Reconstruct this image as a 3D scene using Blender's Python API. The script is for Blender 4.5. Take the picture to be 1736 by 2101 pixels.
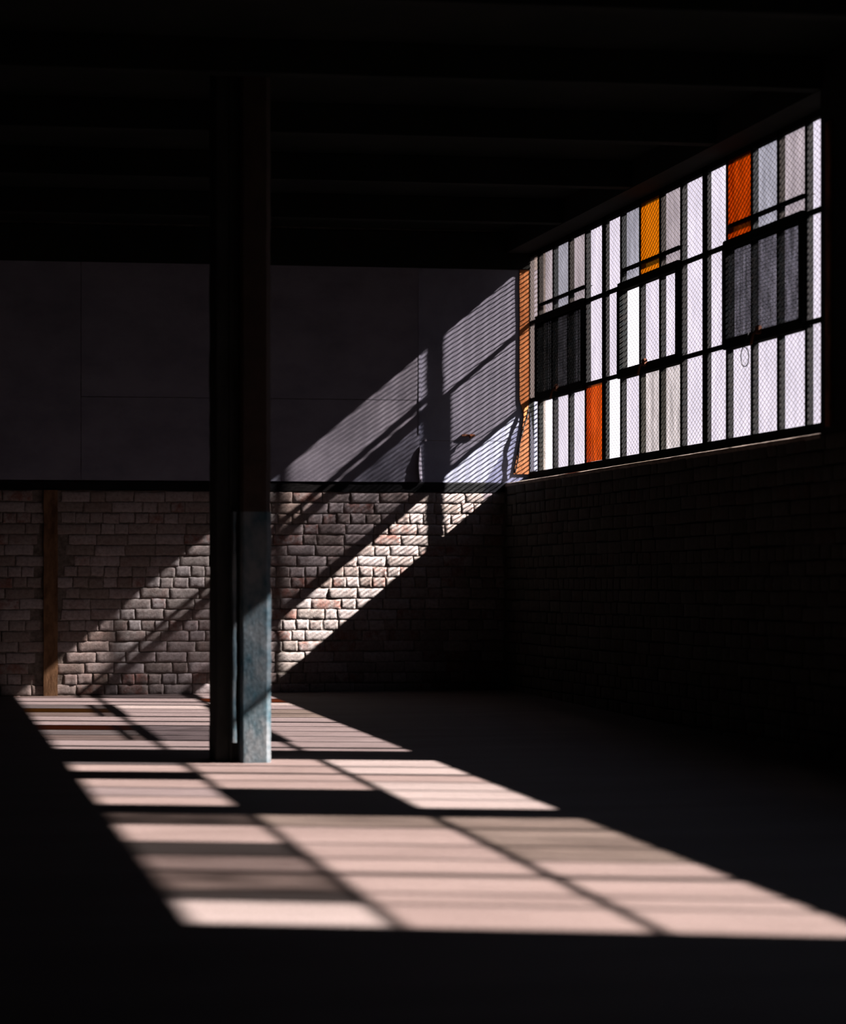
import bpy, bmesh, math, random
from mathutils import Vector, noise
S = bpy.context.scene
for o in list(bpy.data.objects): bpy.data.objects.remove(o)
C = S.collection
random.seed(7)

# ------------------------------------------------------------------ camera
cd = bpy.data.cameras.new('camera'); cam = bpy.data.objects.new('camera', cd); C.objects.link(cam)
S.camera = cam
cam.location = (-4.841, -14.6, 0.749)
cam.rotation_euler = (math.pi/2, 0, -0.11535)
cd.sensor_fit = 'HORIZONTAL'; cd.sensor_width = 36.0
cd.lens = 4230/1736*36
cd.shift_x = (868-208.4)/1736; cd.shift_y = (1202.2-1050.5)/1736
cd.dof.use_dof = True; cd.dof.focus_distance = 13.0; cd.dof.aperture_fstop = 1.7
cd.clip_end = 200

# ------------------------------------------------------------------ light and exposure
S.view_settings.view_transform = 'Standard'; S.view_settings.look = 'None'
S.view_settings.gamma = 1.0; S.view_settings.use_curve_mapping = False
S.view_settings.exposure = 2.0
SUN = Vector((-1, 1/3.6042, -0.8403))
sd = bpy.data.lights.new('sun', 'SUN'); so = bpy.data.objects.new('sun', sd); C.objects.link(so)
sd.energy = 26.0; sd.angle = math.radians(0.6); sd.color = (1, .93, .88)
so.rotation_euler = SUN.to_track_quat('-Z', 'Y').to_euler(); so.location = (9, -6, 8)

def N(nt, t, **k):
    n = nt.nodes.new(t)
    for a, b in k.items():
        if a in n.inputs.keys(): n.inputs[a].default_value = b
        else: setattr(n, a, b)
    return n
w = bpy.data.worlds.new('sky'); S.world = w; w.use_nodes = True; nt = w.node_tree; nt.nodes.clear()
out = N(nt, 'ShaderNodeOutputWorld'); bg = N(nt, 'ShaderNodeBackground'); tc = N(nt, 'ShaderNodeTexCoord')
sp = N(nt, 'ShaderNodeSeparateXYZ'); rp = N(nt, 'ShaderNodeValToRGB')
L = nt.links.new
L(tc.outputs['Generated'], sp.inputs[0]); L(sp.outputs['Z'], rp.inputs[0])
e = rp.color_ramp.elements
e[0].position = 0.0; e[0].color = (.10, .10, .10, 1)
e[1].position = 0.02; e[1].color = (.98, .92, 1.03, 1)
for pos, c in ((.27, (.93, .88, 1.03, 1)), (.45, (.78, .90, 1.18, 1)), (1, (.38, .55, .88, 1))):
    x = e.new(pos); x.color = c
L(rp.outputs[0], bg.inputs[0]); bg.inputs[1].default_value = 0.42; L(bg.outputs[0], out.inputs[0])

# ------------------------------------------------------------------ helpers
def tag(o, label=None, cat=None, group=None, kind=None):
    for k, v in (('label', label), ('category', cat), ('group', group), ('kind', kind)):
        if v: o[k] = v
    return o
def obj(name, bm, mats, parent=None, smooth=False):
    me = bpy.data.meshes.new(name); bmesh.ops.recalc_face_normals(bm, faces=bm.faces) if not getattr(bm, 'is_raw', False) else None
    bm.to_mesh(me); bm.free()
    for m in (mats if isinstance(mats, (list, tuple)) else [mats]): me.materials.append(m)
    if smooth: me.polygons.foreach_set('use_smooth', [True]*len(me.polygons))
    o = bpy.data.objects.new(name, me); C.objects.link(o)
    if parent: o.parent = parent
    return o
def struct(name, bm, mats, **k):
    return tag(obj(name, bm, mats, **k), kind='structure')
def empty(name, loc=(0, 0, 0)):
    o = bpy.data.objects.new(name, None); o.location = loc; C.objects.link(o); return o
def box(bm, x0, x1, y0, y1, z0, z1, mi=0, bev=0):
    vs = [bm.verts.new((x, y, z)) for x in (x0, x1) for y in (y0, y1) for z in (z0, z1)]
    fs = []
    for q in ((0,1,3,2), (4,6,7,5), (0,4,5,1), (2,3,7,6), (0,2,6,4), (1,5,7,3)):
        f = bm.faces.new([vs[i] for i in q]); f.material_index = mi; fs.append(f)
    if bev:
        ed = list({e for f in fs for e in f.edges})
        bmesh.ops.bevel(bm, geom=ed, offset=bev, segments=2, affect='EDGES')
    return vs
def tube(bm, pts, r, n=6, cap=True):
    rings = []
    for i, p in enumerate(pts):
        p = Vector(p); a = Vector(pts[max(i-1, 0)]); b = Vector(pts[min(i+1, len(pts)-1)])
        t = (b-a).normalized(); u = t.cross(Vector((0.13, .9, .2))).normalized(); v = t.cross(u)
        rr = r[i] if isinstance(r, (list, tuple)) else r
        rings.append([bm.verts.new(p+rr*(math.cos(2*math.pi*k/n)*u+math.sin(2*math.pi*k/n)*v)) for k in range(n)])
    for a, b in zip(rings, rings[1:]):
        for k in range(n): bm.faces.new((a[k], a[(k+1) % n], b[(k+1) % n], b[k]))
    if cap: bm.faces.new(rings[0][::-1]); bm.faces.new(rings[-1])
FX, FY = 0.009266, 0.016597
def fz(x, y): return FX*x + FY*y          # the concrete falls gently away from the far corner

# ------------------------------------------------------------------ materials
def mat(name, rough=.85, spec=.15):
    m = bpy.data.materials.new(name); m.use_nodes = True; nt = m.node_tree
    b = nt.nodes['Principled BSDF']; b.inputs['Roughness'].default_value = rough
    b.inputs['Specular IOR Level'].default_value = spec
    return m, nt, b
def noisy(name, c1, c2, scale=4, stretch=(1, 1, 1), rough=.85, spec=.15, bump=.0, bscale=60, lo=.35, hi=.65, metal=0, detail=8):
    m, nt, b = mat(name, rough, spec); L = nt.links.new
    tc = N(nt, 'ShaderNodeTexCoord'); mp = N(nt, 'ShaderNodeMapping'); mp.inputs['Scale'].default_value = stretch
    L(tc.outputs['Object'], mp.inputs[0])
    n = N(nt, 'ShaderNodeTexNoise', Scale=scale, Detail=detail, Roughness=.65); L(mp.outputs[0], n.inputs['Vector'])
    r = N(nt, 'ShaderNodeValToRGB'); r.color_ramp.elements[0].position = lo; r.color_ramp.elements[1].position = hi
    r.color_ramp.elements[0].color = (*c1, 1); r.color_ramp.elements[1].color = (*c2, 1)
    L(n.outputs['Fac'], r.inputs[0]); L(r.outputs[0], b.inputs['Base Color'])
    b.inputs['Metallic'].default_value = metal
    if bump:
        n2 = N(nt, 'ShaderNodeTexNoise', Scale=bscale, Detail=6, Roughness=.6); L(mp.outputs[0], n2.inputs['Vector'])
        bp = N(nt, 'ShaderNodeBump', Strength=1.0, Distance=bump); L(n2.outputs['Fac'], bp.inputs['Height']); L(bp.outputs[0], b.inputs['Normal'])
    return m
def brick_mat(name, base, pale, red, dark=1.0, rough=.9):
    m, nt, b = mat(name, rough, .1); L = nt.links.new
    at = N(nt, 'ShaderNodeAttribute', attribute_name='tone'); tc = N(nt, 'ShaderNodeTexCoord')
    sp = N(nt, 'ShaderNodeSeparateColor'); L(at.outputs['Color'], sp.inputs[0])
    m1 = N(nt, 'ShaderNodeMix', data_type='RGBA'); m1.inputs[6].default_value = (*base, 1); m1.inputs[7].default_value = (*pale, 1)
    L(sp.outputs[0], m1.inputs[0])
    n = N(nt, 'ShaderNodeTexNoise', Scale=14, Detail=8, Roughness=.7); L(tc.outputs['Object'], n.inputs['Vector'])
    r = N(nt, 'ShaderNodeValToRGB'); r.color_ramp.elements[0].position = .42; r.color_ramp.elements[1].position = .6
    L(n.outputs['Fac'], r.inputs[0])
    mu = N(nt, 'ShaderNodeMath', operation='MULTIPLY'); L(r.outputs[0], mu.inputs[0]); L(sp.outputs[1], mu.inputs[1])
    m2 = N(nt, 'ShaderNodeMix', data_type='RGBA'); m2.inputs[7].default_value = (*red, 1)
    L(mu.outputs[0], m2.inputs[0]); L(m1.outputs[2], m2.inputs[6])
    n3 = N(nt, 'ShaderNodeTexNoise', Scale=40, Detail=6, Roughness=.7); L(tc.outputs['Object'], n3.inputs['Vector'])
    r3 = N(nt, 'ShaderNodeValToRGB'); r3.color_ramp.elements[0].position = .3; r3.color_ramp.elements[1].position = .6
    r3.color_ramp.elements[0].color = (.6, .57, .55, 1); L(n3.outputs['Fac'], r3.inputs[0])
    m3 = N(nt, 'ShaderNodeMix', data_type='RGBA', blend_type='MULTIPLY'); m3.inputs[0].default_value = 1
    L(m2.outputs[2], m3.inputs[6]); L(r3.outputs[0], m3.inputs[7]); L(m3.outputs[2], b.inputs['Base Color'])
    bp = N(nt, 'ShaderNodeBump', Strength=1.0, Distance=.0014); n4 = N(nt, 'ShaderNodeTexNoise', Scale=90, Detail=5)
    L(tc.outputs['Object'], n4.inputs['Vector']); L(n4.outputs['Fac'], bp.inputs['Height']); L(bp.outputs[0], b.inputs['Normal'])
    return m
def glass(name, t, b, streak=.0, tint=(1, 1, 1), scale=(6, 6, 1.2), lo=.4, hi=.62, dark=.3):
    """dirty single glazing: part of the light goes straight through, part is scattered by the dust on it"""
    m = bpy.data.materials.new(name); m.use_nodes = True; nt = m.node_tree; nt.nodes.clear(); L = nt.links.new
    o = N(nt, 'ShaderNodeOutputMaterial'); tr = N(nt, 'ShaderNodeBsdfTransparent'); tl = N(nt, 'ShaderNodeBsdfTranslucent')
    gl = N(nt, 'ShaderNodeBsdfGlossy', Roughness=.15); gl.inputs['Color'].default_value = (.02, .02, .02, 1)
    a = N(nt, 'ShaderNodeAddShader'); a2 = N(nt, 'ShaderNodeAddShader')
    T = tuple(math.sqrt(t*c) for c in tint); B = tuple(b*c for c in tint)   # a pane has two faces
    tr.inputs[0].default_value = (*T, 1); tl.inputs[0].default_value = (*B, 1)
    if streak:
        tc = N(nt, 'ShaderNodeTexCoord'); mp = N(nt, 'ShaderNodeMapping'); mp.inputs['Scale'].default_value = scale
        n = N(nt, 'ShaderNodeTexNoise', Scale=2.0, Detail=8, Roughness=.7); r = N(nt, 'ShaderNodeValToRGB')
        L(tc.outputs['Object'], mp.inputs[0]); L(mp.outputs[0], n.inputs['Vector']); L(n.outputs['Fac'], r.inputs[0])
        r.color_ramp.elements[0].position = lo; r.color_ramp.elements[1].position = hi
        for sh, col in ((tr, T), (tl, B)):
            mx = N(nt, 'ShaderNodeMix', data_type='RGBA')
            mx.inputs[6].default_value = (*[c*dark for c in col], 1); mx.inputs[7].default_value = (*col, 1)
            L(r.outputs[0], mx.inputs[0]); L(mx.outputs[2], sh.inputs[0])
    L(tr.outputs[0], a.inputs[0]); L(tl.outputs[0], a.inputs[1]); L(a.outputs[0], a2.inputs[0]); L(gl.outputs[0], a2.inputs[1])
    L(a2.outputs[0], o.inputs[0]); return m

M = {}
M['floor'] = noisy('dusty floor', (.060, .045, .042), (.092, .072, .068), 1.2, (.5, 3.2, 1), rough=.75, spec=.12, bump=.002, bscale=14, lo=.3, hi=.7)
M['black'] = noisy('near black paint', (.006, .008, .007), (.012, .013, .012), 2, rough=.95, spec=.05)  # near-black albedo picked to keep the whole interior dark
M['plaster'] = noisy('lavender whitewashed plaster', (.110, .116, .155), (.150, .157, .205), 3, (1, 1, 1), rough=.9, spec=.08, bump=.0012, bscale=55, lo=.3, hi=.55)
M['plaster2'] = noisy('aged whitewashed plaster', (.102, .102, .130), (.140, .139, .172), 2.2, (1, 1, 1.6), rough=.9, spec=.08, bump=.0012, bscale=45, lo=.35, hi=.6)
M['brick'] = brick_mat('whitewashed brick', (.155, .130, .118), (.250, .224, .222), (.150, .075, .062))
M['brickdark'] = brick_mat('dark brick', (.034, .031, .026), (.048, .044, .038), (.045, .028, .022))  # window wall bricks, much darker base colour than the far wall
M['mortar'] = noisy('crumbling mortar', (.055, .045, .038), (.13, .112, .10), 20, rough=.95, spec=.05, bump=.004, bscale=50)
M['mortardark'] = noisy('dark mortar', (.008, .007, .006), (.014, .012, .01), 20, rough=.95, spec=.05)  # matching darker mortar tone
M['ledge'] = noisy('dark weathered ledge board', (.0025, .003, .003), (.008, .008, .009), 6, (.6, 1, 3), rough=.9, spec=.08, bump=.002, bscale=30)
M['steel'] = noisy('dark green steel bars', (.005, .007, .0075), (.010, .009, .008), 25, rough=.95, spec=.02)
M['rust'] = noisy('orange rust', (.24, .075, .02), (.34, .14, .05), 9, (1, 1, .5), rough=.85, bump=.002, bscale=70)
M['rustdark'] = noisy('brown rust', (.035, .016, .009), (.16, .06, .03), 16, (1, 1, .5), rough=.85, bump=.002)
M['stud'] = noisy('stained brown timber', (.05, .024, .010), (.14, .08, .042), 16, (1, 1, .35), rough=.9, bump=.003, bscale=60)
M['sill'] = noisy('chalky sill', (.09, .065, .05), (.20, .165, .14), 12, rough=.9, bump=.002)
M['bare'] = noisy('near black wall', (.005, .006, .005), (.008, .008, .008), 12, rough=.95)  # window wall, lintel and piers lowered to near black
M['blue'] = noisy('chipped blue grey paint', (.012, .038, .052), (.072, .084, .092), 9, (1, 1, .6), rough=.7, spec=.25, bump=.004, bscale=38, lo=.38, hi=.6)
M['brownpaint'] = noisy('dark brown paint', (.020, .013, .010), (.032, .020, .016), 9, rough=.7, bump=.002)
M['darkwood'] = noisy('dark timber', (.010, .011, .011), (.022, .024, .024), 9, (1, 1, .4), rough=.85, bump=.003)  # one dark timber tone for post, batten and opaque panes
M['wire'] = noisy('dull galvanised wire', (.035, .03, .03), (.07, .06, .055), 30, rough=.6, spec=.3)
M['cable'] = noisy('black cable', (.006, .006, .006), (.012, .01, .01), 30, rough=.6)
M['flap'] = noisy('curled whitewash', (.19, .18, .21), (.24, .23, .27), 30, rough=.9)
M['ground'] = noisy('tarmac yard', (.008, .008, .008), (.014, .014, .014), 3, rough=.95)
G = {
 'clear':  glass('nearly clean glass', .93, .001),
 'bright': glass('dusty glass', .62, .002, .5, (1, .96, 1.0), dark=.9),
 'pink':   glass('pinkish dusty glass', .80, .002, .5, (1, .92, .90), dark=.92),
 'rose':   glass('rose dusted glass', .32, .014, .5, (1, .88, .86), dark=.9),
 'grey':   glass('grey painted glass', .30, .004, .6, (.93, .95, 1.0), dark=.8),
 'tan':    glass('tan stained glass', .34, .004, .6, (1, .90, .88), dark=.8),
 'yellow': glass('yellowed glass', .56, .003, .7, (1, .94, .86), dark=.7),
 'dark':   glass('sooted glass', .18, .001, 1, (.97, .93, 1.0), (10, 10, 3), dark=.55, lo=.36, hi=.6),
 'dusk':   glass('grimy violet glass', .34, .001, 1, (.98, .95, 1.05), (10, 10, 3), dark=.55, lo=.36, hi=.6),
 'soot':   glass('blackened glass', .06, .001),
 'amber':  glass('amber glass', .05, .072, .5, (1, .40, .02), dark=.9),
 'orange': glass('burnt orange glass', .20, .040, .6, (1, .20, .02), dark=.6),
 'orange2':glass('deep orange glass', .04, .062, .6, (1, .20, .012), dark=.7),
 'dusk2':  glass('brown filmed glass', .16, .002, .5, (1, .9, .85)),
 'rose2':  glass('dull rose glass', .40, .002, .5, (1, .90, .86)),
 'lav':    glass('lavender film glass', .50, .01, 0, (.92, .92, 1.1)),
}
M['board'] = M['darkwood']

# ------------------------------------------------------------------ floor, ceiling, outer walls
XL, YN, ZT = -9.5, -18.0, 3.34
bm = bmesh.new()
nx, ny = 30, 60
g = [[bm.verts.new((XL-.2+(0.3-XL)*i/nx, YN-.2+(.4-YN)*j/ny, 0)) for j in range(ny+1)] for i in range(nx+1)]
for r in g:
    for v in r:
        v.co.z = fz(v.co.x, v.co.y)
for i in range(nx):
    for j in range(ny): bm.faces.new((g[i][j], g[i+1][j], g[i+1][j+1], g[i][j+1]))
struct('floor', bm, M['floor'])
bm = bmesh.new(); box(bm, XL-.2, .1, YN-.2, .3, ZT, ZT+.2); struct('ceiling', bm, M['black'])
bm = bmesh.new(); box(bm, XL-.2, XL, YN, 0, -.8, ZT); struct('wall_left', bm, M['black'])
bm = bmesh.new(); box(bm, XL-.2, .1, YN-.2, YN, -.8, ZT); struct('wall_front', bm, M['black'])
bm = bmesh.new(); box(bm, .12, 60, -60, 40, -.9, -.7); struct('ground', bm, M['ground'])

# ------------------------------------------------------------------ bricks laid one by one on a backing of mortar
def brickwork(u0, u1, z0, z1, place, seed, nu=10, nz=5, amp=.0030, skip=(), rag=1.0):
    """place(u, d, z) -> world, d is how far out of the wall"""
    rnd = random.Random(seed); bm = bmesh.new(); lay = bm.loops.layers.float_color.new('tone')
    ch = .0766; zc = z1; row = 0
    while zc > z0:
        u = u0 - rnd.uniform(0, .2); header = (row % 5 == 2) or rnd.random() < .12
        zt = zc - .0032; zb = max(zc - ch + .0032, z0)
        if zt - zb < .012: break
        while u < u1:
            Lb = (.105 if header or rnd.random() < .22 else .213) + rnd.uniform(-.012, .012)
            a, b = max(u+.003*rnd.uniform(.4, 1.6), u0), min(u+Lb-.003*rnd.uniform(.3, 1.6), u1); u += Lb
            if b - a < .03: continue
            if any(s0 < (a+b)/2 < s1 and q0 < zc < q1 for s0, s1, q0, q1 in skip): continue
            dz = rnd.uniform(-.004, .004)*rag; out = rnd.uniform(-.0012, .003)*rag
            tilt = rnd.uniform(-.004, .004)*rag; t = rnd.random(); red = 1.0 if rnd.random() < .14 else (rnd.random()*.35)
            ea, eb = .0045/(b-a), .0045/(zt-zb)
            px_ = [0] + [ea+(1-2*ea)*q/(nu-2) for q in range(nu-1)] + [1]; pz_ = [0] + [eb+(1-2*eb)*q/(nz-2) for q in range(nz-1)] + [1]
            sd = rnd.uniform(0, 100); gr = []
            for i in range(nu+1):
                col = []
                for j in range(nz+1):
                    x = px_[i]; y = pz_[j]
                    edge = 0
                    if i in (0, nu) or j in (0, nz): edge = -.0028
                    uu = a + (b-a)*x; zz = zb + (zt-zb)*y + dz
                    uu += .006*rag*noise.noise(Vector((uu*30, zz*30, sd))); zz += .005*rag*noise.noise(Vector((uu*25, zz*25, sd+9)))
                    d = out + tilt*(x-.5) + edge + amp*rag*noise.noise(Vector((uu*28, zz*34, sd*.1))) + .4*amp*rag*noise.noise(Vector((uu*80, zz*80, 3)))
                    col.append(bm.verts.new(place(uu, d, zz)))
                gr.append(col)
            fs = []
            for i in range(nu):
                for j in range(nz): fs.append(bm.faces.new((gr[i][j], gr[i+1][j], gr[i+1][j+1], gr[i][j+1])))
            rim = [(i, 0) for i in range(nu+1)] + [(nu, j) for j in range(1, nz+1)] + [(i, nz) for i in range(nu-1, -1, -1)] + [(0, j) for j in range(nz-1, 0, -1)]
            bk = []
            for i, j in rim:
                x = px_[i]; y = pz_[j]
                bk.append(bm.verts.new(place(a+(b-a)*x, -.032, zb+(zt-zb)*y+dz)))
            for k in range(len(rim)):
                k2 = (k+1) % len(rim); v1 = gr[rim[k][0]][rim[k][1]]; v2 = gr[rim[k2][0]][rim[k2][1]]
                fs.append(bm.faces.new((v1, bk[k], bk[k2], v2)))
            for f in fs:
                f.smooth = True
                for l in f.loops: l[lay] = (t, red, 0, 1)
        zc -= ch; row += 1
    return bm

ZL0, ZL1 = 1.425, 1.503          # the ledge between brick and plaster
bm = bmesh.new(); box(bm, XL-.2, .12, .004, .3, -.8, ZT+.2); wb = struct('wall_back', bm, M['mortar'])
obj('brickwork', brickwork(-9.4, -.19, -.09, ZL0, lambda u, d, z: (u, -d, z), 3, skip=[(-3.585, -3.445, -1, 2)]), M['brick'], wb)
# plaster sheets above, with their open joints
rnd = random.Random(2)
def sheet(x0, x1, z0, z1, y, m, nm='plaster_panel'):
    bm = bmesh.new(); n = max(2, int((x1-x0)/.06)); k = max(2, int((z1-z0)/.06))
    g = [[None]*(k+1) for _ in range(n+1)]
    for i in range(n+1):
        for j in range(k+1):
            x = x0+(x1-x0)*i/n; z = z0+(z1-z0)*j/k
            if i == n: x += .004*noise.noise(Vector((3, y*50, z*22)))
            if j in (0, k): z += .002*noise.noise(Vector((x*20, 7, z)))
            g[i][j] = bm.verts.new((x, y + .0015*noise.noise(Vector((x*3, 1, z*3))), z))
    for i in range(n):
        for j in range(k): bm.faces.new((g[i][j], g[i+1][j], g[i+1][j+1], g[i][j+1]))
    rim = [g[i][0] for i in range(n+1)]+[g[n][j] for j in range(1, k+1)]+[g[i][k] for i in range(n-1, -1, -1)]+[g[0][j] for j in range(k-1, 0, -1)]
    bk = [bm.verts.new((v.co.x, .02, v.co.z)) for v in rim]
    for a in range(len(rim)):
        b = (a+1) % len(rim); bm.faces.new((rim[a], bk[a], bk[b], rim[b]))
    return obj(nm, bm, m, wb)
sheet(XL, -3.30, ZL1, 3.06, -.012, M['plaster2'])
sheet(-3.296, -.829, ZL1, 2.094, -.012, M['plaster2']); sheet(-3.296, -.829, 2.098, 3.06, -.013, M['plaster2'])
sheet(-.824, .10, ZL1, 1.803, -.001, M['plaster']); sheet(-.824, .10, 1.807, 3.06, -.001, M['plaster'])
# a narrow cover strip over the vertical joint, its right edge chipped
bm = bmesh.new()
box(bm, -.838, -.822, -.0155, .01, 1.85, 3.05, bev=.002); obj('joint_strip', bm, M['plaster'], wb)
# curled flake of whitewash at the foot of the joint
bm = bmesh.new(); rows = []
for k in range(13):
    z = 1.505 + .26*k/12; wd = .034*math.sin(math.pi*min(1, .25+k/12*.72)); cur = .017*math.sin(math.pi*(k/12)**.8)+.006
    xr = -.812 - .012*(k/12)
    rows.append([bm.verts.new((xr-wd*s*.8, -.014-cur*(s**1.5)-.004*noise.noise(Vector((k*.6, s, 2))), z)) for s in (0, .35, .7, 1)])
for a, b in zip(rows, rows[1:]):
    for i in range(3): bm.faces.new((a[i], a[i+1], b[i+1], b[i]))
fl = obj('peeling_flake', bm, M['flap'], wb, smooth=True)
so_ = fl.modifiers.new('t', 'SOLIDIFY'); so_.thickness = .004
fl['label'] = 'curled white flake of plaster at the foot of the joint'

# black beam along the head of the far wall, and the joists that rest on it
bm = bmesh.new(); box(bm, XL, .0, -.02, .0, 3.055, ZT-.02, bev=.006); struct('trim_4', bm, M['black'])
for k in range(14):
    bm = bmesh.new(); y = -1.2-1.25*k; box(bm, XL+.02, -.02, y-.045, y+.045, ZT-.16, ZT, bev=.004)
    j = obj('ceiling_beam', bm, M['black']); tag(j, kind='structure')
# ledge board, broken along its lower edge
bm = bmesh.new(); n = 150
g = []
for i in range(n+1):
    x = XL + (-.186-XL)*i/n; c = .006*noise.noise(Vector((x*9, 0, 0)))+.004*noise.noise(Vector((x*31, 0, 4)))
    y = -.003+.002*noise.noise(Vector((x*6, 5, 0)))
    g.append([bm.verts.new(q) for q in ((x, .016, ZL1), (x, y, ZL1-.001), (x, y-.003, ZL1-.012), (x, y, ZL0+.006+c), (x, .016, ZL0+c))])
for a, b in zip(g, g[1:]):
    for k in range(4): bm.faces.new((a[k], a[k+1], b[k+1], b[k]))
struct('trim_1', bm, M['ledge'])

# ------------------------------------------------------------------ window wall (inner face x=-0.185, glass plane x=0)
XI = -.185; Z0 = 1.579; Z1 = 3.171
WIN = [(-4.985, 0.0), (-7.36, -5.37), (-10.075, -7.57)]
bm = bmesh.new()
box(bm, XI+.014, .02, YN, .016, -.8, 1.49)
box(bm, XI, .02, YN, .016, Z1+.004, ZT)
for a, b in ((-5.37, -4.985), (-7.57, -7.36), (YN, -10.075)): box(bm, XI, .02, a, b, 1.49, Z1+.004)
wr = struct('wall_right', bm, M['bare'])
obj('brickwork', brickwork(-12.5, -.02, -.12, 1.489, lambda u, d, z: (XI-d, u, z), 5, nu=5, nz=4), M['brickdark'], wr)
Z = [Z0, 2.106, 2.669, Z1]

def window(idx, y_far, y_near, mull, thick, rows, vents, vscreen):
    """mull: y of mullions from the far end to the near end; rows: glass kinds bottom, middle, top"""
    W = empty('window_%d' % idx, (0, (y_far+y_near)/2, Z0)); tag(W, kind='structure'); cy = (y_far+y_near)/2
    def P(name, bm, m, parent=None, smooth=False):
        o = obj(name, bm, m, None, smooth)
        o.parent = parent or W
        o.location = (0, -cy, -Z0) if not parent else (0, 0, 0)
        return o
    # sill
    bm = bmesh.new(); n = 80; g = []
    for i in range(n+1):
        y = y_far+(y_near-y_far)*i/n; c = .004*noise.noise(Vector((y*7, 0, idx)))+.003*noise.noise(Vector((y*30, 4, idx)))
        g.append([bm.verts.new(q) for q in ((XI+.014, y, 1.46), (XI-.004, y, 1.475), (XI-.004+c, y, 1.494+c*.6), (XI+.02, y, 1.499+c*.5), (.0, y, 1.528), (.035, y, 1.526), (.035, y, 1.46))])
    for a, b in zip(g, g[1:]):
        for k in range(6): bm.faces.new((a[k], a[k+1], b[k+1], b[k]))
    P('window_sill', bm, M['sill'])
    # outer frame: jambs, head, bottom rail
    bm = bmesh.new()
    box(bm, -.004, .03, y_near, y_far, 1.526, Z0, bev=.002); box(bm, -.004, .03, y_near, y_far, Z1-.03, Z1+.004)
    box(bm, -.004, .03, y_far-.012, y_far, Z0, Z1); box(bm, -.004, .03, y_near, y_near+.03, Z0, Z1)
    P('window_frame', bm, M['steel'])
    edges = [y_far] + list(mull) + [y_near]
    for k, y in enumerate(mull):
        th = .066 if k in thick else (.031 if k == 0 else .023)
        bm = bmesh.new(); segs = 40; g = []
        for i in range(segs+1):
            z = Z0+(Z1-Z0)*i/segs; c = .003*noise.noise(Vector((y*3, z*20, 1)))
            g.append([bm.verts.new(q) for q in ((-.004, y+.002, z), (-.004, y-th-.002+c, z), (.006, y-th-.003+c, z), (.008, y-th/2-.006, z), (.034, y-th/2-.006, z), (.034, y-th/2+.006, z), (.008, y-th/2+.006, z), (.006, y+.003+c, z))])
        for a, b in zip(g, g[1:]):
            for q in range(8): bm.faces.new((a[q], a[(q+1) % 8], b[(q+1) % 8], b[q]))
        P('mullion', bm, M['steel'])
    for z in Z[1:3]:
        bm = bmesh.new(); box(bm, -.004, .022, y_near, y_far, z-.012, z+.012, bev=.002); P('glazing_bar', bm, M['steel'])
    for a, b in vents:            # hinged sash with its heavier frame, and the rail above it
        ya, yb = edges[a], edges[b+1]; bm = bmesh.new(); t = .034
        for (u0, u1, v0, v1) in ((yb, ya, Z[1]-.028, Z[1]+.030), (yb, ya, Z[2]-.030, Z[2]+.022), (yb-.012, yb+t, Z[1], Z[2]), (ya-t, ya+.012, Z[1], Z[2])):
            box(bm, -.024, .034, u0, u1, v0, v1, bev=.003)
        v = P('vent_sash', bm, M['steel'])
        bm = bmesh.new(); ym = (ya+yb)/2
        box(bm, -.045, -.022, ym-.02, ym+.02, Z[1]+.004, Z[1]+.05, bev=.004); tube(bm, [(-.04, ym, Z[1]+.03), (-.065, ym, Z[1]+.0), (-.075, ym, Z[1]-.05)], .007)
        h = obj('latch', bm, M['rustdark'], v)
        bm = bmesh.new(); box(bm, -.002, .062, yb+.03, ya-.03, Z[2]+.110, Z[2]+.114); P('drip_hood', bm, M['steel'])
        if vscreen and a != 6:    # deep expanded-metal fins behind the vent glass
            bm = bmesh.new(); q = yb+.02; rn = random.Random(a)
            while q < ya-.02:
                d = .0046+rn.uniform(-.0005, .0005); v_ = [bm.verts.new(pp) for pp in ((-.014, q, Z[1]+.03), (-.014+d, q, Z[1]+.03), (-.014+d, q, Z[2]-.03), (-.014, q, Z[2]-.03))]
                bm.faces.new(v_); q += .014
            q = Z[1]+.035
            while q < Z[2]-.03: box(bm, -.0150, -.0135, yb+.02, ya-.02, q, q+.0016); q += .02
            e_ = P('vent_screen', bm, M['steel']); e_['label'] = 'dense dark screen over the hinged sash'
        bm = bmesh.new(); box(bm, -.004, .02, yb, ya, Z[2]+.094, Z[2]+.110, bev=.002); P('glazing_bar', bm, M['steel'])
    # panes
    kinds = sorted({k for r in rows for k in r if k not in ('amber', 'orange', 'orange2', 'block', 'none')}); bm = bmesh.new()
    for r in range(3):
        for j in range(len(edges)-1):
            k = rows[r][j]; ya, yb = edges[j]-.001, edges[j+1]+.001
            if k == 'none': continue
            args = (-.002, .001, yb, ya, Z[r]+.001, Z[r+1]-.001)
            if k in ('amber', 'orange', 'orange2'):
                b2 = bmesh.new(); box(b2, *args); o = P('amber_pane', b2, G[k]); o['label'] = {'amber': 'amber yellow glass pane', 'orange': 'burnt orange glass pane', 'orange2': 'deep orange glass pane'}[k]
            elif k == 'block':
                b2 = bmesh.new(); box(b2, -.008, .001, yb, ya, Z[r]+.001, Z[r+1]-.001); o = P('opaque_pane', b2, M['board']); o['label'] = 'opaque black pane that stops the sun'  # solid pane put in to block sunlight
            else: box(bm, *args, mi=kinds.index(k))
    P('glass_panes', bm, [G[k] for k in kinds])
    return W, P

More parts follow.
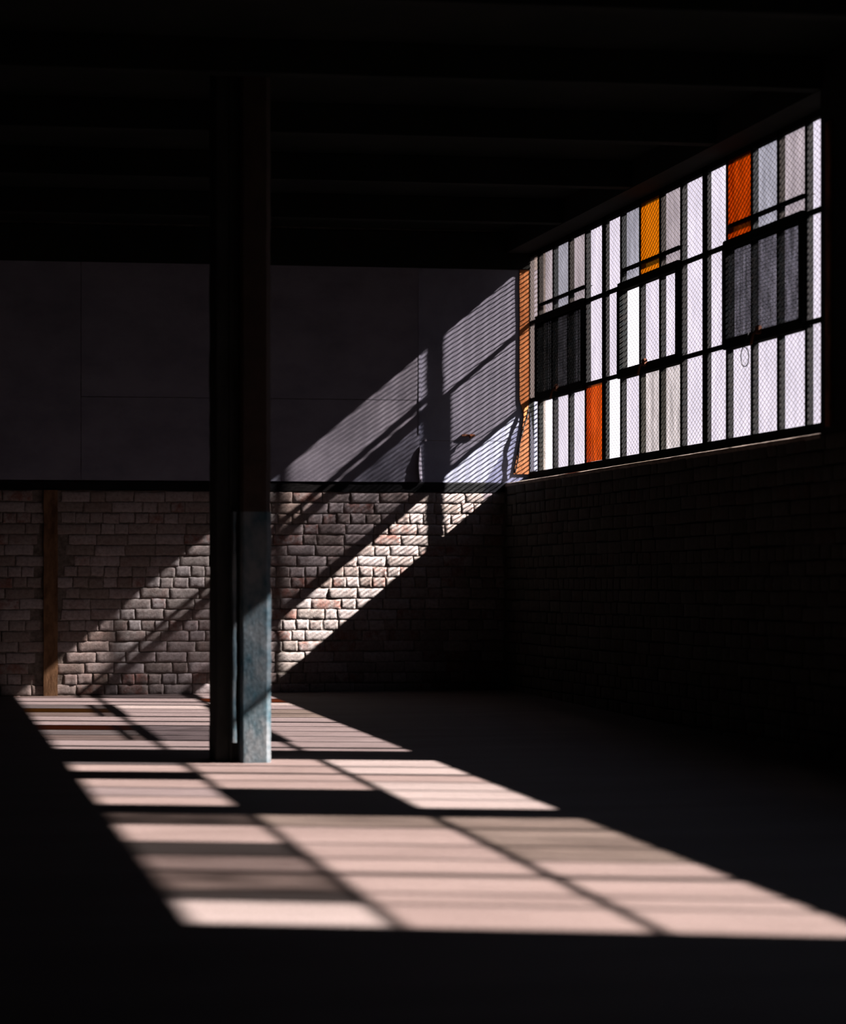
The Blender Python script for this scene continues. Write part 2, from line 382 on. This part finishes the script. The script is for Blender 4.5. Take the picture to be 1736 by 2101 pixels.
mu1 = [-(.184+.327*k) for k in range(15)]
rows1 = [
 ['none','clear','bright','bright','orange','clear','bright','yellow','yellow','bright','bright','bright','bright','bright','bright','bright'],
 ['rose','dark','dark','dark','bright','bright','clear','bright','bright','bright','bright','dusk','dusk','dusk','bright','bright'],
 ['rose','tan','grey','tan','bright','bright','grey','amber','tan','bright','bright','orange2','grey','tan','bright','bright']]
w1, P1 = window(1, 0.0, -4.985, mu1, (4, 9, 14), rows1, [(1, 3), (6, 8), (11, 13)], True)
mu2 = [-5.725, -6.05, -6.375, -6.70, -7.025]  # unseen window, its panes arranged to shape the light on the floor
rows2 = [['clear','clear','pink','clear','clear','clear'],
         ['pink','pink','pink','pink','block','block'],
         ['grey','pink','block','pink','bright','pink']]
w2, P2 = window(2, -5.37, -7.36, mu2, (1,), rows2, [], False)
mu3 = [-7.93, -8.40, -8.735, -9.06, -9.45, -9.65]  # also out of view; uneven mullions and dim panes set the floor bands
rows3 = [['yellow','yellow','yellow','pink','pink','pink','pink'],
         ['yellow','pink','pink','pink','pink','pink','pink'],
         ['dusk2','pink','soot','tan','rose2','soot','clear']]
w3, P3 = window(3, -7.57, -10.075, mu3, (3,), rows3, [], False)

# what is left of the smashed pane in the far bottom corner: a film-covered shard and a clean gap
bm = bmesh.new(); pts = [(-.002, Z0+.004), (-.095, Z0+.004), (-.1, Z0+.19), (-.075, Z0+.26), (-.04, Z0+.37), (-.006, Z0+.46)]
f = bm.faces.new([bm.verts.new((-.001, y, z)) for y, z in pts]); r = bmesh.ops.extrude_face_region(bm, geom=[f])
for v in [q for q in r['geom'] if isinstance(q, bmesh.types.BMVert)]: v.co.x += .003
o = P1('glass_shard', bm, G['lav']); o['label'] = 'lavender shard left of a smashed pane'

# diamond wire guard outside each window
def guard(P, y0, y1):
    bm = bmesh.new(); dy, dz = .050, .034; s = dz/dy; H = Z1-Z0+.02; zb = Z0-.01
    def strand(ya, za, yb, zb_, x, sg):      # a flat ribbon of expanded metal, steeply tipped
        d = Vector((0, yb-ya, zb_-za)).normalized(); t = Vector((0, -d.z, d.y))*.0009
        wv = Vector((1, 0, 2.0))*.0032 if sg < 0 else Vector((1, 0, 0))*.0010; a = Vector((x, ya, za)); b = Vector((x, yb, zb_))
        v = [bm.verts.new(p+k) for p in (a, b) for k in (wv+t, -wv+t, -wv-t, wv-t)]
        for q in range(4): bm.faces.new((v[q], v[(q+1) % 4], v[4+(q+1) % 4], v[4+q]))
    for sg in (1, -1):
        y = y0 - H/s - dy
        while y < y1 + H/s + dy:
            # line: z = zb + sg*s*(t-y) clipped to the window
            lo, hi = (y, y+H/s) if sg > 0 else (y-H/s, y)
            a, b = max(lo, y0), min(hi, y1)
            if b - a > .01: strand(a, zb+sg*s*(a-y), b, zb+sg*s*(b-y), .056-.0046*(sg > 0), sg)
            y += dy
    o = P('wire_guard', bm, M['wire']); o['label'] = 'diamond wire mesh guard'; return o
for P, a, b in ((P1, -4.985, 0.0), (P2, -7.36, -5.37), (P3, -10.075, -7.57)): guard(P, a, b)

# rusty jamb sheet in the far reveal, and its ragged lower part
bm = bmesh.new(); prof = []
for k in range(31):
    z = 1.565+(3.165-1.565)*k/30; j = .004*noise.noise(Vector((z*8, 0, 0)))
    if z > 2.10: xl = -.078+j
    elif z > 1.98: xl = -.078+j + (2.10-z)/.12*.035
    else: xl = -.043-(1.98-z)/.415*.080+j
    prof.append((xl, z))
fr = [[bm.verts.new((x, y, z)) for x, z in prof] for y in (-.003, -.010)]
rt = [[bm.verts.new((-.005, y, z)) for x, z in prof] for y in (-.003, -.010)]
for k in range(30):
    bm.faces.new((fr[1][k], rt[1][k], rt[1][k+1], fr[1][k+1])); bm.faces.new((fr[0][k], fr[0][k+1], rt[0][k+1], rt[0][k]))
    bm.faces.new((fr[0][k], fr[1][k], fr[1][k+1], fr[0][k+1])); bm.faces.new((rt[0][k], rt[0][k+1], rt[1][k+1], rt[1][k]))
struct('trim_2', bm, M['rust'])
# steel angle and mortar crumb on the pier beside the window
bm = bmesh.new(); box(bm, XI-.012, XI, -5.105, -5.055, 1.52, 3.0, bev=.002); struct('trim_3', bm, M['rustdark'])

# ------------------------------------------------------------------ column
cz = fz(-3.0, -4.79)
T = empty('timber_column', (-3.0, -4.70, cz))
tag(T, 'tall timber column with chipped blue grey paint, standing on the sunlit floor before the brick wall', 'column')
def col_part(name, x0, x1, y0, y1, z0, z1, m, amp=.003, bev=.004, parent=None, seed=0):
    """long board with a worn, slightly wavy edge; x,y world, z above floor"""
    bm = bmesh.new(); n = max(2, int((z1-z0)/.035)); g = []
    for i in range(n+1):
        z = z0+(z1-z0)*i/n
        w_ = lambda q: amp*(noise.noise(Vector((q+seed, z*5, 0)))+.6*noise.noise(Vector((q+seed, z*17, 3))))
        pts = [(x0+bev+w_(0), y0), (x1-bev*2+w_(1), y0+w_(7)*.4), (x1+w_(1), y0+bev*2), (x1+w_(1), y1), (x0+w_(0), y1), (x0+w_(0), y0+bev)]
        g.append([bm.verts.new((x+3.0, y+4.70, z)) for x, y in pts])
    for a, b in zip(g, g[1:]):
        for q in range(6): bm.faces.new((a[q], a[(q+1) % 6], b[(q+1) % 6], b[q]))
    bm.faces.new(g[0][::-1]); bm.faces.new(g[-1])
    return obj(name, bm, m, parent or T)
Hc = ZT - cz
ZP = 1.215
col_part('post', -3.137, -3.0, -4.72, -4.53, -.02, Hc, M['darkwood'], .004, .006, seed=4)
col_part('batten', -3.072, -3.056, -4.735, -4.70, 0, Hc, M['darkwood'], .003, .002, seed=9)
col_part('batten', -3.066, -3.050, -4.788, -4.70, .10, ZP+.0, M['blue'], .006, .002, seed=12)
lo_ = col_part('facing_board', -3.027, -2.874, -4.79, -4.60, 0, ZP, M['blue'], .004, .013, seed=2)
lo_['label'] = 'lower facing board in chipped blue grey paint'
up = col_part('facing_board', -3.027, -2.876, -4.789, -4.60, ZP, Hc, M['brownpaint'], .003, .013, seed=2)
up['label'] = 'upper facing board painted dark brown'

# ------------------------------------------------------------------ small things on the walls
T = empty('timber_stud', (-3.515, -.01, fz(-3.515, 0))); tag(T, 'narrow brown stained timber stud upright against the whitewashed brick at left', 'stud')
bm = bmesh.new(); n = 50; g = []
for i in range(n+1):
    z = (1.43-fz(-3.515, 0))*i/n; w_ = lambda q: .004*noise.noise(Vector((q, z*7, 1)))
    g.append([bm.verts.new(p) for p in ((-.050+w_(0), -.008, z), (.050+w_(1), -.010+w_(2), z), (.050+w_(1), .03, z), (-.050+w_(0), .03, z))])
for a, b in zip(g, g[1:]):
    for q in range(4): bm.faces.new((a[q], a[(q+1) % 4], b[(q+1) % 4], b[q]))
bm.faces.new(g[0][::-1]); bm.faces.new(g[-1]); obj('stud', bm, M['stud'], T)

T = empty('wall_bracket', (-.46, -.002, 1.84)); tag(T, 'small dark rusty bracket screwed to the plaster left of the window', 'bracket')
bm = bmesh.new(); box(bm, -.055, .045, -.016, 0, -.004, .012, bev=.002); obj('bracket_arm', bm, M['rustdark'], T)
bm = bmesh.new(); tube(bm, [(0, 0, .004), (0, -.03, .0), (.004, -.036, -.02)], .008, 8); obj('bolt', bm, M['rustdark'], T)
bm = bmesh.new(); tube(bm, [(-.355, 0, -.030), (-.355, -.022, -.034)], .009, 8); T2 = tag(obj('wall_bolt', bm, M['flap']), 'pale bolt head beside the vertical plaster joint', 'bolt'); T2.location = (-.43, 0, 1.84)

bm = bmesh.new(); pts = []
for k in range(40):
    t = k/39; x = -.006-.118*t**.9 + .006*math.sin(t*9); z = 2.10-.53*t; pts.append((x, -.021-.008*math.sin(t*3.1), z))
tube(bm, pts, [.006-.0015*math.sin(k*.6) for k in range(40)], 6)
ca = obj('hanging_cable', bm, M['cable'], smooth=True); tag(ca, 'black frayed cable hanging down the rusty jamb in the far corner of the window', 'cable')
bm = bmesh.new(); pts = []
yw = -3.86
for k in range(30):
    t = k/29*2*math.pi; pts.append((-.075+.01*math.sin(t), yw-.03*math.sin(t)-.01*k/29, Z[1]-.06-.055*(1-math.cos(t))+.012*k/29))
pts = [(-.045, yw+.01, Z[1]+.03)] + pts
tube(bm, pts, .0028, 5); lw = obj('wire_loop', bm, M['cable'], smooth=True)
tag(lw, 'thin loop of wire hanging from the near vent latch of the window', 'wire')
